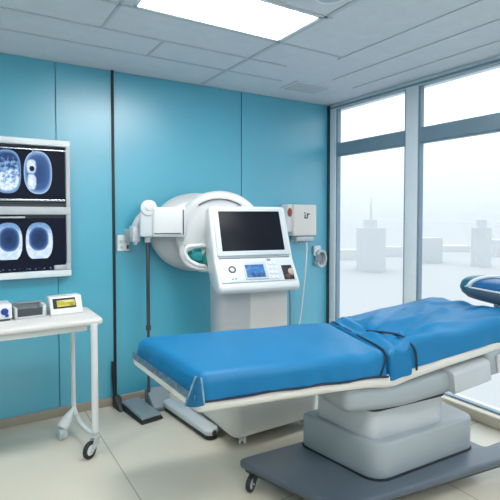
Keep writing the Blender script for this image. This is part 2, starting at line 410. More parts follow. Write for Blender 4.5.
# ================================================================== WALL: X-RAY VIEWER AND FILMS
VX0, VX1, VZ0, VZ1 = -3.42, -2.523, 1.045, 2.025
t = thing('film_viewer', 'wide wall mounted x-ray viewer in a silver frame with two rows', 'x-ray viewer', ((VX0 + VX1) / 2, 0, VZ0))
def vb(bm, x0, x1, z0, z1, y0, y1, bev=.004): return box(bm, ((x0 + x1) / 2, (y0 + y1) / 2, (z0 + z1) / 2), (x1 - x0, y1 - y0, z1 - z0), bev)
mk('back_panel', vb(B(), VX0, VX1, VZ0, VZ1, -.03, -.012), 'darkgrey', t, True)
for z0, z1, nm, mm in ((VZ1 - .045, VZ1, 'top_rail', 'frame'), (1.492, 1.548, 'middle_rail', 'grey'), (VZ0, VZ0 + .045, 'bottom_rail', 'frame')):
    mk(nm, vb(B(), VX0, VX1, z0, z1, -.070, -.012, .006), mm, t, True)
for x0, x1 in ((VX1 - .028, VX1), (VX0, VX0 + .028)):
    mk('side_rail', vb(B(), x0, x1, VZ0 + .045, VZ1 - .045, -.062, -.012, .004), 'grey', t, True)
f = B(); vb(f, VX0 + .03, VX1 - .03, 1.945, 1.955, -.058, -.050, .002); mk('film_clip_rail', f, 'chrome', t, True)
f = B(); vb(f, VX0 + .03, VX1 - .034, 1.588, 1.602, -.060, -.044, .003); mk('ledge', f, 'chrome', t, True)
f = B(); vb(f, VX0 + .1, VX1 - .30, 1.468, 1.480, -.060, -.046, .002); mk('film_clip_rail', f, 'grey', t, True)
f = B(); tube(f, smoothpts([(-2.765, -.06, 1.953), (-2.772, -.075, 1.945), (-2.765, -.07, 1.925), (-2.755, -.06, 1.915)], 4), .006); mk('clip', f, 'chrome', t, True)
f = B(); vb(f, -2.64, -2.545, 1.095, 1.128, -.072, -.045, .006); vb(f, -2.56, -2.53, 1.09, 1.14, -.075, -.045, .006); mk('latch', f, 'grey', t, True)
for zc, kd, lb in ((1.79, 'upper', 'upper x-ray film with two glowing oval scans and a dark round spot'), (1.30, 'lower', 'lower x-ray film with two bowl-shaped scans beside black space')):
    o = mk('x_ray_film', box(B(), (0, 0, 0), (.80, .003, .36 if kd == 'upper' else .375), 0), film_mat(kd)); o.location = (-2.955, -.034, zc - .005 if kd == 'upper' else zc - .02)
    tag(o, lb, 'x-ray', 'x-ray films on the viewer')

# ================================================================== LEFT BENCH TABLE
TZ, TX0, TX1, TY0, TY1 = .85, -3.75, -2.46, -.72, -.28
t = thing('wheeled_bench', 'white wheeled bench table with a padded top against the teal wall', 'table', (-3.1, -.5, 0))
f = B(); plate(f, rounded([(TX0, TY0), (TX1, TY0), (TX1, TY1), (TX0, TY1)], .035), TZ - .04, TZ, .015); mk('table_top', f, 'blacktop', t, True)
f = B()
for y in (TY0 + .05, TY1 - .04): box(f, ((TX0 + TX1) / 2 - .03, y, TZ - .058), (TX1 - TX0 - .12, .022, .036), .004)
for x in (TX0 + .08, TX1 - .10): box(f, (x, (TY0 + TY1) / 2, TZ - .058), (.022, TY1 - TY0 - .1, .036), .004)
mk('apron', f, 'white', t, True)
def caster(parent, p, rz, r, forkm='white', tyrem='black', hub='grey', off=.022):
    X = T(*p) @ RZ(rz); r2 = r
    f = B(); cyl(f, (0, 0, 2 * r + .012), (0, 0, 2 * r + .035), .014, bev=.003, X=X)
    for s in (-1, 1):
        prism(f, rounded([(-.016, 2 * r + .014), (.018, 2 * r + .014), (.002 + off, r * 1.1), (.010 + off, r * .75), (off - .008, r * .7), (-.014, r * 1.4)], .006, 3), s * (.016) - .003, s * .016 + .003, X=X)
    vbox(f, (0, 0, 2 * r + .010), (.044, .040, .014), .010, .003, X=X)
    c = mk('caster', f, forkm, parent, True)
    f = B(); n = 28; prof = [(-.011, r * .62), (-.012, r * .92), (-.007, r), (.007, r), (.012, r * .92), (.011, r * .62)]
    tt = bmesh.new(); rings = []
    for i in range(n):
        a = 2 * math.pi * i / n; rings.append([tt.verts.new((x, off + q * math.cos(a), r + q * math.sin(a))) for x, q in prof])
    for i in range(n):
        A_, B_ = rings[i], rings[(i + 1) % n]
        for k in range(6): tt.faces.new((A_[k], A_[(k + 1) % 6], B_[(k + 1) % 6], B_[k]))
    bmesh.ops.recalc_face_normals(tt, faces=tt.faces[:]); merge(f, tt, X); wh = mk('tyre', f, tyrem, c, True)
    f = B(); cyl(f, (-.010, off, r), (.010, off, r), r * .64, bev=.003, X=X); cyl(f, (-.021, off, r), (.021, off, r), .006, X=X); mk('hub', f, hub, c, True)
for xq in (TX1 - .08, TX0 + .08):
    ya, yb = TY0 + .005, TY1 - .035; xn, xf = xq + .022, xq - .028; XQ = lambda y: xn + (xf - xn) * (y - ya) / (yb - ya)
    for y in (ya, yb):
        s = 1 if y == ya else -1; xl = XQ(y)
        pts = [(xl, y, TZ - .06), (xl, y, .55), (xl, y, .30), (xl, y + s * .004, .20), (xl, y + s * .02, .165), (xl, y + s * .07, .135)] if y == yb else [(xl, y, TZ - .03), (xl, y, .5), (xl, y, .145)]
        mk('leg', tube(B(), smoothpts(pts, 4), .021 if y == ya else .015, 12), 'white', t, True)
    pts = [(XQ(y), y, z) for y, z in ((yb - .02, .165), (yb - .09, .118), ((ya + yb) / 2, .105), (ya + .06, .115), (ya + .005, .15))]
    mk('stretcher', tube(B(), smoothpts(pts, 5), .0125, 12), 'white', t, True)
    for y, s in ((ya, 1), (yb, -1)): xl = XQ(y); f = B(); tube(f, smoothpts([(xl, y, TZ - .13), (xl, y + s * .008, TZ - .095), (xl, y + s * .03, TZ - .078), (xl, y + s * .06, TZ - .074)], 4), .011, 10); mk('corner_brace', f, 'white', t, True)
    caster(t, (xn, ya, 0), 125, .052, 'grey', 'black', 'white', .050)
    f = B(); cyl(f, (xn, ya, .135), (xn, ya, .165), .020, bev=.004); mk('ferrule', f, 'chrome', t, True)
    f = B(); tube(f, smoothpts([(xf + .004, yb - .02, .168), (xf - .022, yb - .03, .140), (xf - .058, yb - .05, .105), (xf - .09, yb - .07, .068)], 4), [.014, .016, .019, .022, .025, .028, .031, .034, .036, .037, .037, .036, .030], 16); c = mk('caster', f, 'white', t, True)
    X = T(xf - .09, yb - .075, 0) @ RZ(20); f = B(); cyl(f, (-.026, 0, .034), (.026, 0, .034), .034, bev=.008, X=X); mk('tyre', f, 'grey', c, True)
# instruments on the bench
def device_box(loc, rz, sx, sy, sz, name, label, cat): return thing(name, label, cat, loc, rz)
t = thing('test_meter', 'white test meter with a yellow screen at the right end of the bench', 'meter', (-2.635, -.42, TZ), 4)
f = B(); prism(f, [(-.070, 0), (.070, 0), (.070, .112), (-.020, .112), (-.066, .020)], -.10, .10, .008); mk('body', f, 'white', t)
X = T(0, -.066, .020) @ RX(-26.6)
mk('screen_surround', box(B(), (-.012, -.002, .056), (.140, .008, .066), .002, X=X), 'hole', t)
scr = mat('yellow lcd', (.42, .37, .03), .25, var=.35, vscale=30)
mk('screen', box(B(), (-.004, -.0065, .052), (.112, .004, .042), .001, X=X), scr, t)
t = thing('card_printer', 'grey open-topped tray unit in the middle of the bench instruments', 'printer', (-2.85, -.42, TZ), 4)
f = B(); box(f, (0, .055, .043), (.18, .03, .086), .006); box(f, (-.082, -.01, .034), (.016, .12, .068), .005); box(f, (.078, -.01, .040), (.024, .12, .080), .006); box(f, (0, -.01, .008), (.17, .12, .016), .004); mk('body', f, 'grey', t)
mk('front_panel', box(B(), (-.004, -.062, .034), (.146, .014, .056), .004), 'darkgrey', t)
mk('lid', box(B(), (-.002, .036, .082), (.176, .05, .012), .004, X=T(0, 0, 0)), 'midgrey', t)
f = B(); box(f, (.078, -.068, .056), (.018, .012, .03), .004); cyl(f, (.078, -.080, .060), (.078, -.070, .060), .007, bev=.002); mk('knob', f, 'white', t)
t = thing('infusion_monitor', 'white monitor box with a blue round mark at the left of the bench', 'monitor', (-3.06, -.42, TZ), 4)
f = B(); prism(f, [(-.085, .012), (.085, .012), (.085, .100), (-.062, .100), (-.085, .085)], -.105, .105, .007); mk('body', f, 'white', t)
f = B(); box(f, (0, -.02, .008), (.19, .12, .016), .003); mk('base', f, 'darkgrey', t)
f = B(); cyl(f, (.064, -.089, .058), (.064, -.083, .058), .021, bev=.002); box(f, (.076, -.087, .034), (.020, .006, .018), .003); mk('emblem', f, 'navy', t)
f = B(); box(f, (-.02, -.087, .056), (.08, .006, .045), .003); mk('screen', f, 'bezel', t)

# ================================================================== WALL BRACKET AND FLOOR STAND
t = thing('wall_socket_plate', 'small white connector plate on the teal wall beside the black strip', 'wall plate', (-2.125, 0, 1.27))
f = B(); box(f, (0, -.018, 0), (.095, .022, .125), .005); mk('plate', f, 'white', t)
for dx, dz, r in ((-.022, .012, .013), (.016, .008, .011), (-.018, -.030, .009)):
    f = B(); cyl(f, (dx, -.036, dz), (dx, -.026, dz), r, bev=.003); mk('socket', f, 'grey', t)
f = B(); box(f, (.030, -.034, -.030), (.016, .012, .03), .003); mk('switch', f, 'darkgrey', t)
t = thing('floor_stand', 'thin dark upright stand with a grey foot by the wall', 'stand', (-1.99, -.20, 0))
mk('pole', cyl(B(), (0, 0, .03), (0, 0, 1.20), .011), 'darkgrey', t)
mk('upper_pole', cyl(B(), (0, 0, .62), (0, 0, 1.29), .0145, bev=.004), mat('dark anodised tube', (.10, .12, .14), .3, .8), t)
f = B(); cyl(f, (0, 0, 1.28), (0, 0, 1.325), .024, bev=.006); box(f, (0, -.01, 1.33), (.05, .05, .03), .008); mk('top_clamp', f, 'white', t)
f = B(); cyl(f, (0, 0, .60), (0, 0, .64), .020, bev=.005); mk('collar', f, 'darkgrey', t)
f = B(); prism(f, [(-.13, 0), (.08, 0), (.08, .12), (.02, .14), (-.13, .035)], -.01, .15, .010); mk('foot_housing', f, 'midgrey', t)
p0, p1 = Vector((.115, -.09, 0)), Vector((.185, -.745, 0)); d = (p1 - p0); ang = math.degrees(math.atan2(d.y, d.x)) + 90
X = T(*((p0 + p1) / 2)) @ RZ(ang); L = d.length
f = B(); vbox(f, (0, 0, .052), (.105, L, .045), .045, .016, X=X); mk('outrigger', f, 'grey', t)
f = B(); vbox(f, (0, .0, .016), (.085, L - .02, .030), .035, .004, X=X); mk('outrigger_runner', f, 'black', t)
f = B(); cyl(f, (0, -L / 2 - .002, .050), (0, -L / 2 + .02, .050), .019, bev=.003, X=X); mk('end_cap', f, 'darkgrey', t)
# bracket arm between the plate and the imaging head: belongs to the head
t = thing('foot_pedal', 'flat grey foot pedal on the floor below the black wall strip', 'pedal', (-2.085, -.27, 0), 8)
f = B(); prism(f, [(-.20, 0), (.19, 0), (.19, .040), (-.17, .022), (-.20, .016)], -.085, .085, .006); mk('base', f, 'black', t)
f = B(); prism(f, [(-.185, .022), (.17, .042), (.17, .058), (-.16, .044), (-.185, .036)], -.075, .075, .006); mk('tread', f, 'midgrey', t)
f = B(); tube(f, smoothpts([(-.05, .18, .02), (-.085, .22, .05), (-.10, .245, .15), (-.102, .252, .35)], 6), .010); mk('cable', f, 'black', t)
f = B(); prism(f, [(.10, .0), (.235, 0), (.235, .09), (.20, .09)], -.115, -.062, .006); mk('cable_boot', f, 'black', t)

# ================================================================== IMAGING MACHINE
RM = -12
mc = at(254, 290, 3.44); MX, MY = mc.x, mc.y
t = thing('imaging_machine', 'white imaging machine with a tilted black screen and big round head', 'machine', (MX, MY, 0), RM)
mach = t
# base under the bed
f = B(); vbox(f, (-1.43, -.82, .185), (.68, .66, .225), .07, .022, taper=(1.06, 1.04)); mk('base', f, 'offwhite', t, True)
f = B(); vbox(f, (-1.43, -.80, .064), (.60, .56, .030), .06, .006); mk('base_skirt', f, 'darkgrey', t, True)
for p, rz in (((-1.66, -1.06, 0), 150), ((-1.17, -1.06, 0), -160), ((-1.64, -.55, 0), 150), ((-1.17, -.55, 0), 200)):
    f = B(); X = T(*p) @ RZ(rz); cyl(f, (0, 0, .04), (0, 0, .075), .03, X=X); ball(f, (0, .01, .045), (.030, .040, .030), X=X); c = mk('caster', f, 'grey', t, True)
    f = B()
    for s in (-1, 1): cyl(f, (s * .016 - .008, .018, .032), (s * .016 + .008, .018, .032), .032, bev=.005, X=X)
    mk('tyre', f, 'offwhite', c, True)
# column
f = B(); vbox(f, (.005, .16, .62), (.55, .34, 1.16), .10, .02); mk('column', f, 'column', t)
f = B(); box(f, (.115, -.008, .60), (.30, .012, 1.04), .004); mk('column_panel', f, 'offwhite', t)
f = B(); tube(f, smoothpts([(.30, .05, 1.0), (.31, .03, .8), (.305, .03, .5), (.30, .05, .22)], 5), .007); mk('cable', f, 'midgrey', t)
# console: leaning screen above, forward-sloping keyboard below
TL = math.radians(22); PZ, PY_ = 1.165, -.02; SH = .44
top = (PY_ + SH * math.sin(TL), PZ + SH * math.cos(TL))
prof = [(top[0], top[1]), (PY_, PZ), (-.155, .985), (-.150, .935), (-.06, .915), (.12, .985), (.22, 1.16), (.27, 1.40), (.24, 1.55)]
f = B(); prism(f, prof, -.325, .325, .026, 4); con = mk('console', f, 'white', t)
XS = T(0, PY_, PZ) @ RX(-22)      # screen plane: local x right, z up the lean, -y out
mk('bezel', box(B(), (0, -.004, SH * .5), (.60, .020, SH - .05), .010, X=XS), 'bezel', con)
mk('screen', box(B(), (0, -.012, SH * .515), (.515, .010, SH - .115), .004, X=XS), 'screen', con)
mk('speaker_slot', box(B(), (0, -.002, .012), (.58, .010, .008), .002, X=XS), 'midgrey', con)
kd = Vector((-.155 - PY_, .985 - PZ)); kl = kd.length; ka = math.degrees(math.atan2(-kd.x, -kd.y))
XK = T(0, PY_, PZ) @ RX(-ka) @ T(0, 0, -kl)   # keyboard plane: z from its lower edge up
mk('key_panel', box(B(), (0, -.003, kl * .53), (.60, .012, kl * .82), .005, X=XK), 'bezel', con)
f = B(); box(f, (-.02, -.010, kl * .52), (.185, .014, kl * .66), .005, X=XK); mk('display_surround', f, 'grey', con)
lcd = mat('blue lcd', (.05, .15, .36), .2, var=.6, vscale=26)
mk('display', box(B(), (-.028, -.0165, kl * .50), (.150, .006, kl * .48), .002, X=XK), lcd, con)
f = B(); tube(f, [(-.205 + .024 * math.cos(a), -.011, kl * .6 + .024 * math.sin(a)) for a in [2 * math.pi * i / 20 for i in range(20)]], .0055, 8, X=XK, closed=True); mk('dial_ring', f, 'darkgrey', con)
f = B(); cyl(f, (-.205, -.014, kl * .6), (-.205, -.006, kl * .6), .016, bev=.003, X=XK); mk('dial', f, 'white', con)
for dx, dz in ((-.215, .25), (-.19, .25)): mk('button', box(B(), (dx, -.011, kl * dz), (.014, .006, .009), .002, X=XK), 'midgrey', con)
for i in range(2):
    for j in range(4): mk('key', box(B(), (.105 + i * .036, -.011, kl * (.24 + j * .18)), (.028, .008, .020), .003, X=XK), 'white', con)
mk('button', box(B(), (.105, -.011, kl * .93), (.03, .008, .016), .003, X=XK), 'midgrey', con)
mk('port_recess', box(B(), (.238, -.008, kl * .42), (.085, .012, kl * .55), .005, X=XK), 'hole', con)
f = B(); ball(f, (.262, -.016, kl * .42), (.024, .014, .030), X=XK); mk('trackball', f, mat('copper beige knob', (.45, .36, .30), .3), con)
f = B(); ball(f, (.225, -.016, kl * .25), (.018, .012, .02), X=XK); mk('knob', f, mat('brown knob', (.16, .05, .03), .4), con)
CS = T(0, PY_, PZ) @ Matrix.Diagonal((.955, 1, .965, 1)) @ T(0, -PY_, -PZ)
for o in [con] + [c for c in C.objects if c.parent == con]: o.data.transform(CS)
# round head behind the console
hc = at(196, 232, 3.84)
HX = Matrix.Translation(hc) @ RZ(-6)
f = B(); ball(f, (0, .0, 0), (.385, .13, .322), X=HX, u=48, v=28); head = mk('head_shell', f, 'column', t, True)
drum = Matrix.Translation(at(219, 234, 3.85)) @ Matrix.Scale(1.02, 4) @ RZ(RM - 14)
t2 = bmesh.new(); prof = [(0, -.165), (.215, -.165), (.262, -.160), (.285, -.172), (.318, -.172), (.338, -.150), (.345, -.11), (.345, .0), (.30, .04), (.0, .05)]
rings = []; n = 56
for i in range(n):
    a = 2 * math.pi * i / n; ca, sa = math.cos(a), math.sin(a)
    rings.append([t2.verts.new((q * ca * 1.03, y, q * sa * (1.0 if sa > 0 else .90))) for q, y in prof[1:-1]])
ca_, cb_ = t2.verts.new((0, prof[0][1], 0)), t2.verts.new((0, prof[-1][1], 0))
for i in range(n):
    A_, B_ = rings[i], rings[(i + 1) % n]
    for k in range(len(A_) - 1): t2.faces.new((A_[k], A_[k + 1], B_[k + 1], B_[k]))
    t2.faces.new((ca_, A_[0], B_[0])); t2.faces.new((cb_, B_[-1], A_[-1]))
bmesh.ops.recalc_face_normals(t2, faces=t2.faces[:]); f = B(); merge(f, t2, drum); mk('head_hood', f, 'white', head, True, 50)
f = B(); tube(f, [(.278 * 1.03 * math.cos(a), -.172, .278 * math.sin(a)) for a in [R(55 + i * 5) for i in range(15)]], .0045, 8, X=drum); mk('hood_seam', f, 'darkgrey', head, True)
# side block towards the wall bracket
X = Matrix.Translation(at(167, 222, 3.55)) @ RZ(RM - 8)
f = B(); vbox(f, (.015, .04, .0), (.26, .20, .225), .03, .018, X=X); blk = mk('side_block', f, 'white', t, True)
f = B(); box(f, (.120, -.064, 0), (.008, .02, .19), .002, X=X); box(f, (0.0, -.062, -.085), (.20, .012, .006), .002, X=X); mk('joint_line', f, 'darkgrey', blk, True)
f = B(); cyl(f, (-.135, -.05, .105), (-.135, .10, .105), .062, bev=.014, X=X); cyl(f, (-.135, -.058, .105), (-.135, -.045, .105), .022, bev=.004, X=X); mk('hinge_knob', f, 'white', blk, True)
f = B(); vbox(f, (-.155, .02, -.02), (.10, .12, .18), .02, .01, X=X); mk('hinge_block', f, 'bezel', blk, True)
bp = X @ Vector((-.16, .03, 0)); f = B(); tube(f, smoothpts([bp + Vector((.02, 0, .07)), bp + Vector((-.03, .0, .05)), bp + Vector((-.065, .02, -.01)), bp + Vector((-.075, .05, -.06))], 5), .028, 12); mk('bracket_arm', f, 'bezel', blk, True)
f = B(); box(f, (bp.x - .070, bp.y + .05, 1.345), (.065, .10, .12), .012); box(f, (bp.x - .085, (bp.y + .05 - .03) / 2, 1.345), (.05, abs(bp.y) - .03, .07), .01); mk('bracket_clamp', f, 'grey', blk, True)
f = B(); cyl(f, (bp.x - .07, bp.y + .03, 1.26), (bp.x - .07, bp.y + .03, 1.29), .020, bev=.004); mk('clamp_screw', f, 'chrome', blk, True)
# handle opening with teal inside, lower left of the hood
X = Matrix.Translation(at(197, 256, 3.60)) @ RZ(RM - 10)
f = B(); ball(f, (.02, .03, .0), (.105, .035, .060), X=X); hd = mk('handle_recess', f, 'tealin', t, True)
f = B(); tube(f, smoothpts([(.14, -.01, .075), (.02, -.02, .082), (-.075, -.025, .070), (-.090, -.03, .02), (-.055, -.03, -.035), (.02, -.03, -.072), (.10, -.02, -.082)], 6), .016, 12, X=X); mk('handle_rim', f, 'white', hd, True)
f = B(); tube(f, smoothpts([(-.10, -.018, .095), (-.118, -.02, .02), (-.075, -.02, -.06), (.02, -.02, -.098), (.11, -.01, -.105)], 6), .022, 12, X=X); mk('handle_guard', f, 'column', hd, True)
f = B(); ball(f, (.082, .0, -.040), (.045, .045, .085), X=X); mk('lens', f, 'green', hd, True)
f = B(); ball(f, (-.035, -.035, .035), .014, X=X); mk('indicator', f, 'tealin', hd, True)
f = B(); vbox(f, (.13, .10, .03), (.20, .22, .14), .03, .02, X=X); mk('console_mount', f, 'column', t, True)

# ================================================================== WALL UNIT AT RIGHT
t = thing('wall_control_box', 'white control box with a red badge on the wall by the window corner', 'control box', (-.425, 0, 1.29))
f = B(); vbox(f, (.02, -.075, .15), (.285, .13, .30), .02, .014); mk('body', f, 'offwhite', t)
f = B(); box(f, (-.145, -.060, .17), (.07, .11, .26), .012); mk('side_module', f, 'white', t)
f = B(); ball(f, (-.150, -.116, .225), (.026, .012, .042)); mk('badge', f, 'red', t)
f = B()                                                                # small black emblem of strokes
for dx, dz, w_, h_, a in ((-.022, -.004, .011, .040, 6), (-.024, .030, .013, .012, 0), (.006, .002, .011, .052, 4), (.022, .018, .026, .011, -14), (-.008, -.020, .018, .010, 20)):
    box(f, (0, 0, 0), (w_, .004, h_), .001, X=T(.035 + dx, -.141, .19 + dz) @ RY(a))
mk('emblem', f, 'ink', t)
f = B(); box(f, (.03, -.08, -.028), (.21, .10, .045), .010); box(f, (-.06, -.09, -.04), (.03, .05, .03), .006); mk('connector_tray', f, 'grey', t)
for k in range(4): mk('connector', cyl(B(), (-.03 + .04 * k, -.11, -.065), (-.03 + .04 * k, -.11, -.040), .010, bev=.003), 'midgrey', t)
f = B(); tube(f, smoothpts([(.055, -.11, -.05), (.06, -.11, -.15), (.045, -.10, -.40), (.015, -.09, -.70), (-.005, -.06, -.95), (-.02, -.04, -1.22)], 8), .008); mk('cable', f, 'white', t)
t = thing('cup_holder', 'small white curved holder on the wall below the control box', 'holder', (-.145, 0, 1.08))
f = B(); vbox(f, (-.02, -.022, .05), (.085, .03, .10), .012, .008); mk('mount', f, 'white', t)
f = B(); tt = bmesh.new(); n = 20; ring = []
for i in range(n + 1):
    a = R(-150 + 300 * i / n); ring.append([tt.verts.new((q * math.cos(a) * .062, -.045 + y, -.025 + q * math.sin(a) * .085)) for q, y in ((1, .03), (1.05, -.035), (.80, -.035), (.76, .03))])
for i in range(n):
    for k in range(4): tt.faces.new((ring[i][k], ring[i][(k + 1) % 4], ring[i + 1][(k + 1) % 4], ring[i + 1][k]))
tt.faces.new(ring[0]); tt.faces.new(ring[-1][::-1])
bmesh.ops.recalc_face_normals(tt, faces=tt.faces[:]); merge(f, tt, RZ(0)); mk('cradle', f, 'grey', t)
f = B(); ball(f, (0, -.030, -.025), (.046, .022, .066)); mk('pad', f, 'midgrey', t)

# ================================================================== TREATMENT TABLE
BA = -10.5
BF = Vector((-2.36, -1.10)); BU = Vector((math.cos(R(BA)), math.sin(R(BA)))); BV = Vector((math.sin(R(BA)), -math.cos(R(BA)))); BW0 = Vector((.035, -.9994)); BWID = .75; BLEN = 2.10
def zt(s, tt=0):
    k = tt / BWID; h = 1.26 - .14 * k
    base = .80 - (.012 - .012 * k) * min(1, max(0, s / 1.2))
    x = s - h; sm = .5 * (x + math.sqrt(x * x + .006))
    return base + .125 * sm - .012 * math.exp(-((s - h) / .09) ** 2)
def bed(s, tt, h=0):
    k = min(1, max(0, s / 1.3)); w_ = BW0 * (1 - k) + BV * k
    q = BF + BU * s + w_ * tt
    return Vector((q.x, q.y, zt(s, tt) + h))
tb = thing('treatment_table', 'height adjustable treatment table on a grey pedestal and wheeled slate base', 'treatment table', (-1.15, -1.75, 0))
def slab(s0, s1, t0, t1, h0, h1, r, ds=.03, dt=.03, fn=None, open_bottom=False, nz=6, zfun=None):
    "a soft-edged slab laid along the table: a finely divided box, rounded, then bent over the table's profile"
    tt = bmesh.new(); L_, W_, Hh = s1 - s0, t1 - t0, h1 - h0
    def stops(a, b, d):
        e = [a + r * (1 - math.cos(R(i * 22.5))) for i in range(4)]; mid = [a + r + (b - a - 2 * r) * i / max(1, round((b - a - 2 * r) / d)) for i in range(max(1, round((b - a - 2 * r) / d)) + 1)]
        return e + mid + [b - (q - a) for q in e[::-1]]
    S_, T_ = stops(s0, s1, ds), stops(t0, t1, dt); rr = min(r, Hh / 2.01)
    Z_ = [h0 + (h1 - h0) * i / nz for i in range(nz + 1)]
    cache = {}
    def V(i, j, k):
        key = (i, j, k)
        if key in cache: return cache[key]
        p = Vector((S_[i], T_[j], Z_[k])); lo = h0 if open_bottom else h0 + rr
        q = Vector((min(max(p.x, s0 + r), s1 - r), min(max(p.y, t0 + r), t1 - r), min(max(p.z, lo), h1 - rr)))
        d = p - q
        e = Vector((d.x / r, d.y / r, d.z / rr))
        if e.length > 1e-9:
            mxc = max(abs(e.x), abs(e.y), abs(e.z)); e = e.normalized() * mxc
            p = q + Vector((e.x * r, e.y * r, e.z * rr))
        s_, t_, h_ = p
        if fn: s_, t_, h_ = fn(s_, t_, h_)
        P = bed(s_, t_, 0); P.z += h_
        if zfun: P.z = zfun(s_, t_, h_, P.z)
        cache[key] = tt.verts.new(P); return cache[key]
    ni, nj, nk = len(S_), len(T_), nz + 1
    def quad(*k):
        vs = [V(*q) for q in k]
        try: tt.faces.new(vs)
        except ValueError: pass
    for i in range(ni - 1):
        for j in range(nj - 1):
            quad((i, j, nk - 1), (i + 1, j, nk - 1), (i + 1, j + 1, nk - 1), (i, j + 1, nk - 1))
            if not open_bottom: quad((i, j, 0), (i, j + 1, 0), (i + 1, j + 1, 0), (i + 1, j, 0))
    for i in range(ni - 1):
        for k in range(nk - 1):
            for j in (0, nj - 1): quad((i, j, k), (i + 1, j, k), (i + 1, j, k + 1), (i, j, k + 1))
    for j in range(nj - 1):
        for k in range(nk - 1):
            for i in (0, ni - 1): quad((i, j, k), (i, j + 1, k), (i, j + 1, k + 1), (i, j, k + 1))
    bmesh.ops.recalc_face_normals(tt, faces=tt.faces[:]); return tt
HN = lambda t_: 1.26 - .14 * t_ / BWID
# pedestal
f = B(); plate(f, rounded([(-1.93, -1.45), (-.60, -1.53), (-.63, -2.09), (-.33, -2.11), (-.33, -2.27), (-1.735, -2.075)], [.05, .06, .03, .06, .06, .05]), .098, .138, .012); mk('base_plate', f, 'slate', tb, True)
f = B(); plate(f, rounded([(-1.91, -1.47), (-.62, -1.55), (-.65, -2.11), (-.35, -2.13), (-.35, -2.25), (-1.715, -2.06)], [.05, .05, .03, .05, .05, .05]), .078, .100, .004); mk('base_rim', f, 'darkgrey', tb, True)
for p, rz in (((-1.87, -1.535, 0), 120), ((-1.66, -2.00, 0), 200), ((-.70, -1.62, 0), 160), ((-.40, -2.19, 0), 150)): caster(tb, p, rz, .043, 'darkgrey', 'black', 'grey', .035)
f = B(); plate(f, rounded([(-1.53, -1.50), (-.64, -1.57), (-.69, -2.07), (-1.45, -2.03)], [.06, .06, .07, .10], 8), .136, .330, .018, 4); mk('pedestal_box', f, 'pedestal', tb, True)
f = B(); plate(f, rounded([(-1.535, -1.495), (-.635, -1.565), (-.685, -2.075), (-1.455, -2.037)], [.06, .06, .07, .10], 8), .137, .146, .002); mk('pedestal_foot', f, 'black', tb, True)
f = B(); plate(f, rounded([(-1.47, -1.56), (-.86, -1.62), (-.90, -2.02), (-1.43, -1.97)], .06, 8), .31, .49, .012); mk('pedestal_neck', f, 'grey', tb, True)
f = B(); plate(f, rounded([(-1.482, -1.555), (-.85, -1.61), (-.89, -2.032), (-1.438, -1.982)], .06, 8), .478, .500, .003); mk('neck_shade_line', f, 'black', tb, True)  # black layer painting in the shading line between neck and saddle
f = B(); 
merge(f, slab(.82, 1.66, .14, .742, -.285, -.135, .06, .05, .05, nz=6, zfun=lambda s, t_, h, z: .640 + (h + .135) * 1.0 + .10 * max(0, s - 1.25) + .05 * max(0, 1.1 - s)))
mk('saddle', f, 'pedestal', tb, True)
# tray frame, mattress sections, headrest
def tray_fn(s, t_, h):
    return s, t_, h
f = B(); merge(f, slab(-.035, BLEN + .02, -.02, BWID + .018, -.162, -.099, .028, .05, .05, fn=tray_fn, nz=4, zfun=lambda s, t_, h, z: z + (.010 * max(0, 1 - (s + .035) / .06) * max(0, 1 - 1.4 * t_ / BWID) if h > -.12 else 0) - (.012 * math.exp(-((s - 1.2) / .3) ** 2) if h < -.13 else 0)))
mk('tray_frame', f, 'offwhite', tb, True)
f = B(); merge(f, slab(.015, 1.20, .015, BWID - .012, -.099, -.008, .04, .05, .05)); mk('foot_mattress', f, 'cover', tb, True)
f = B(); merge(f, slab(1.26, BLEN - .015, .015, BWID - .012, -.099, -.010, .04, .05, .05)); mk('back_mattress', f, 'cover', tb, True)
f = B()
X = Matrix.Translation(bed(1.80, .68, -.215)) @ RZ(BA)
Xa = X @ RY(-9)
prism(f, rounded([(-.10, -.09), (.03, -.09), (.03, .05), (-.10, .03)], .02), -.28, -.02, .006, X=Xa); mk('lift_arm', f, 'grey', tb, True)
f = B(); vbox(f, (.17, -.02, .0), (.40, .15, .13), .02, .016, X=Xa, taper=(.94, .9)); la = mk('lift_housing', f, 'pedestal', tb, True)
f = B(); box(f, (.09, -.098, -.005), (.12, .012, .10), .005, X=Xa); mk('housing_cover', f, 'column', la, True)
# headrest cup behind the head end
hp = bed(BLEN + .09, .58, .012)
HXm = Matrix.Translation((hp.x, hp.y, hp.z)) @ RZ(BA)
f = B(); tt = bmesh.new(); n = 44; rows = [(.02, -.008), (.60, -.004), (.84, .010), (.96, .038), (1.0, .072), (.97, .084), (.88, .065), (.70, .045), (.02, .035)]
rg = []
for i in range(n):
    a = 2 * math.pi * i / n; ca, sa = math.cos(a), math.sin(a); e = 3.0
    q = (abs(ca) ** e + abs(sa) ** e) ** (-1 / e)
    rg.append([tt.verts.new((q * ca * .155 * k, q * sa * .36 * k, h)) for k, h in rows])
for i in range(n):
    A_, B_ = rg[i], rg[(i + 1) % n]
    for k in range(len(rows) - 1): tt.faces.new((A_[k], A_[k + 1], B_[k + 1], B_[k]))
tt.faces.new([r_[0] for r_ in rg]); tt.faces.new([r_[-1] for r_ in rg][::-1])
bmesh.ops.recalc_face_normals(tt, faces=tt.faces[:]); merge(f, tt, HXm); hr = mk('headrest', f, mat('slate blue headrest shell', (.075, .11, .145), .4), tb, True)
f = B(); tube(f, [HXm @ Vector((q * math.cos(a) * .153, q * math.sin(a) * .355, .084)) for a, q in [(2 * math.pi * i / 44, (abs(math.cos(2 * math.pi * i / 44)) ** 3 + abs(math.sin(2 * math.pi * i / 44)) ** 3) ** (-1 / 3)) for i in range(44)]], .006, 8, closed=True); mk('headrest_rim', f, 'bezel', hr, True)
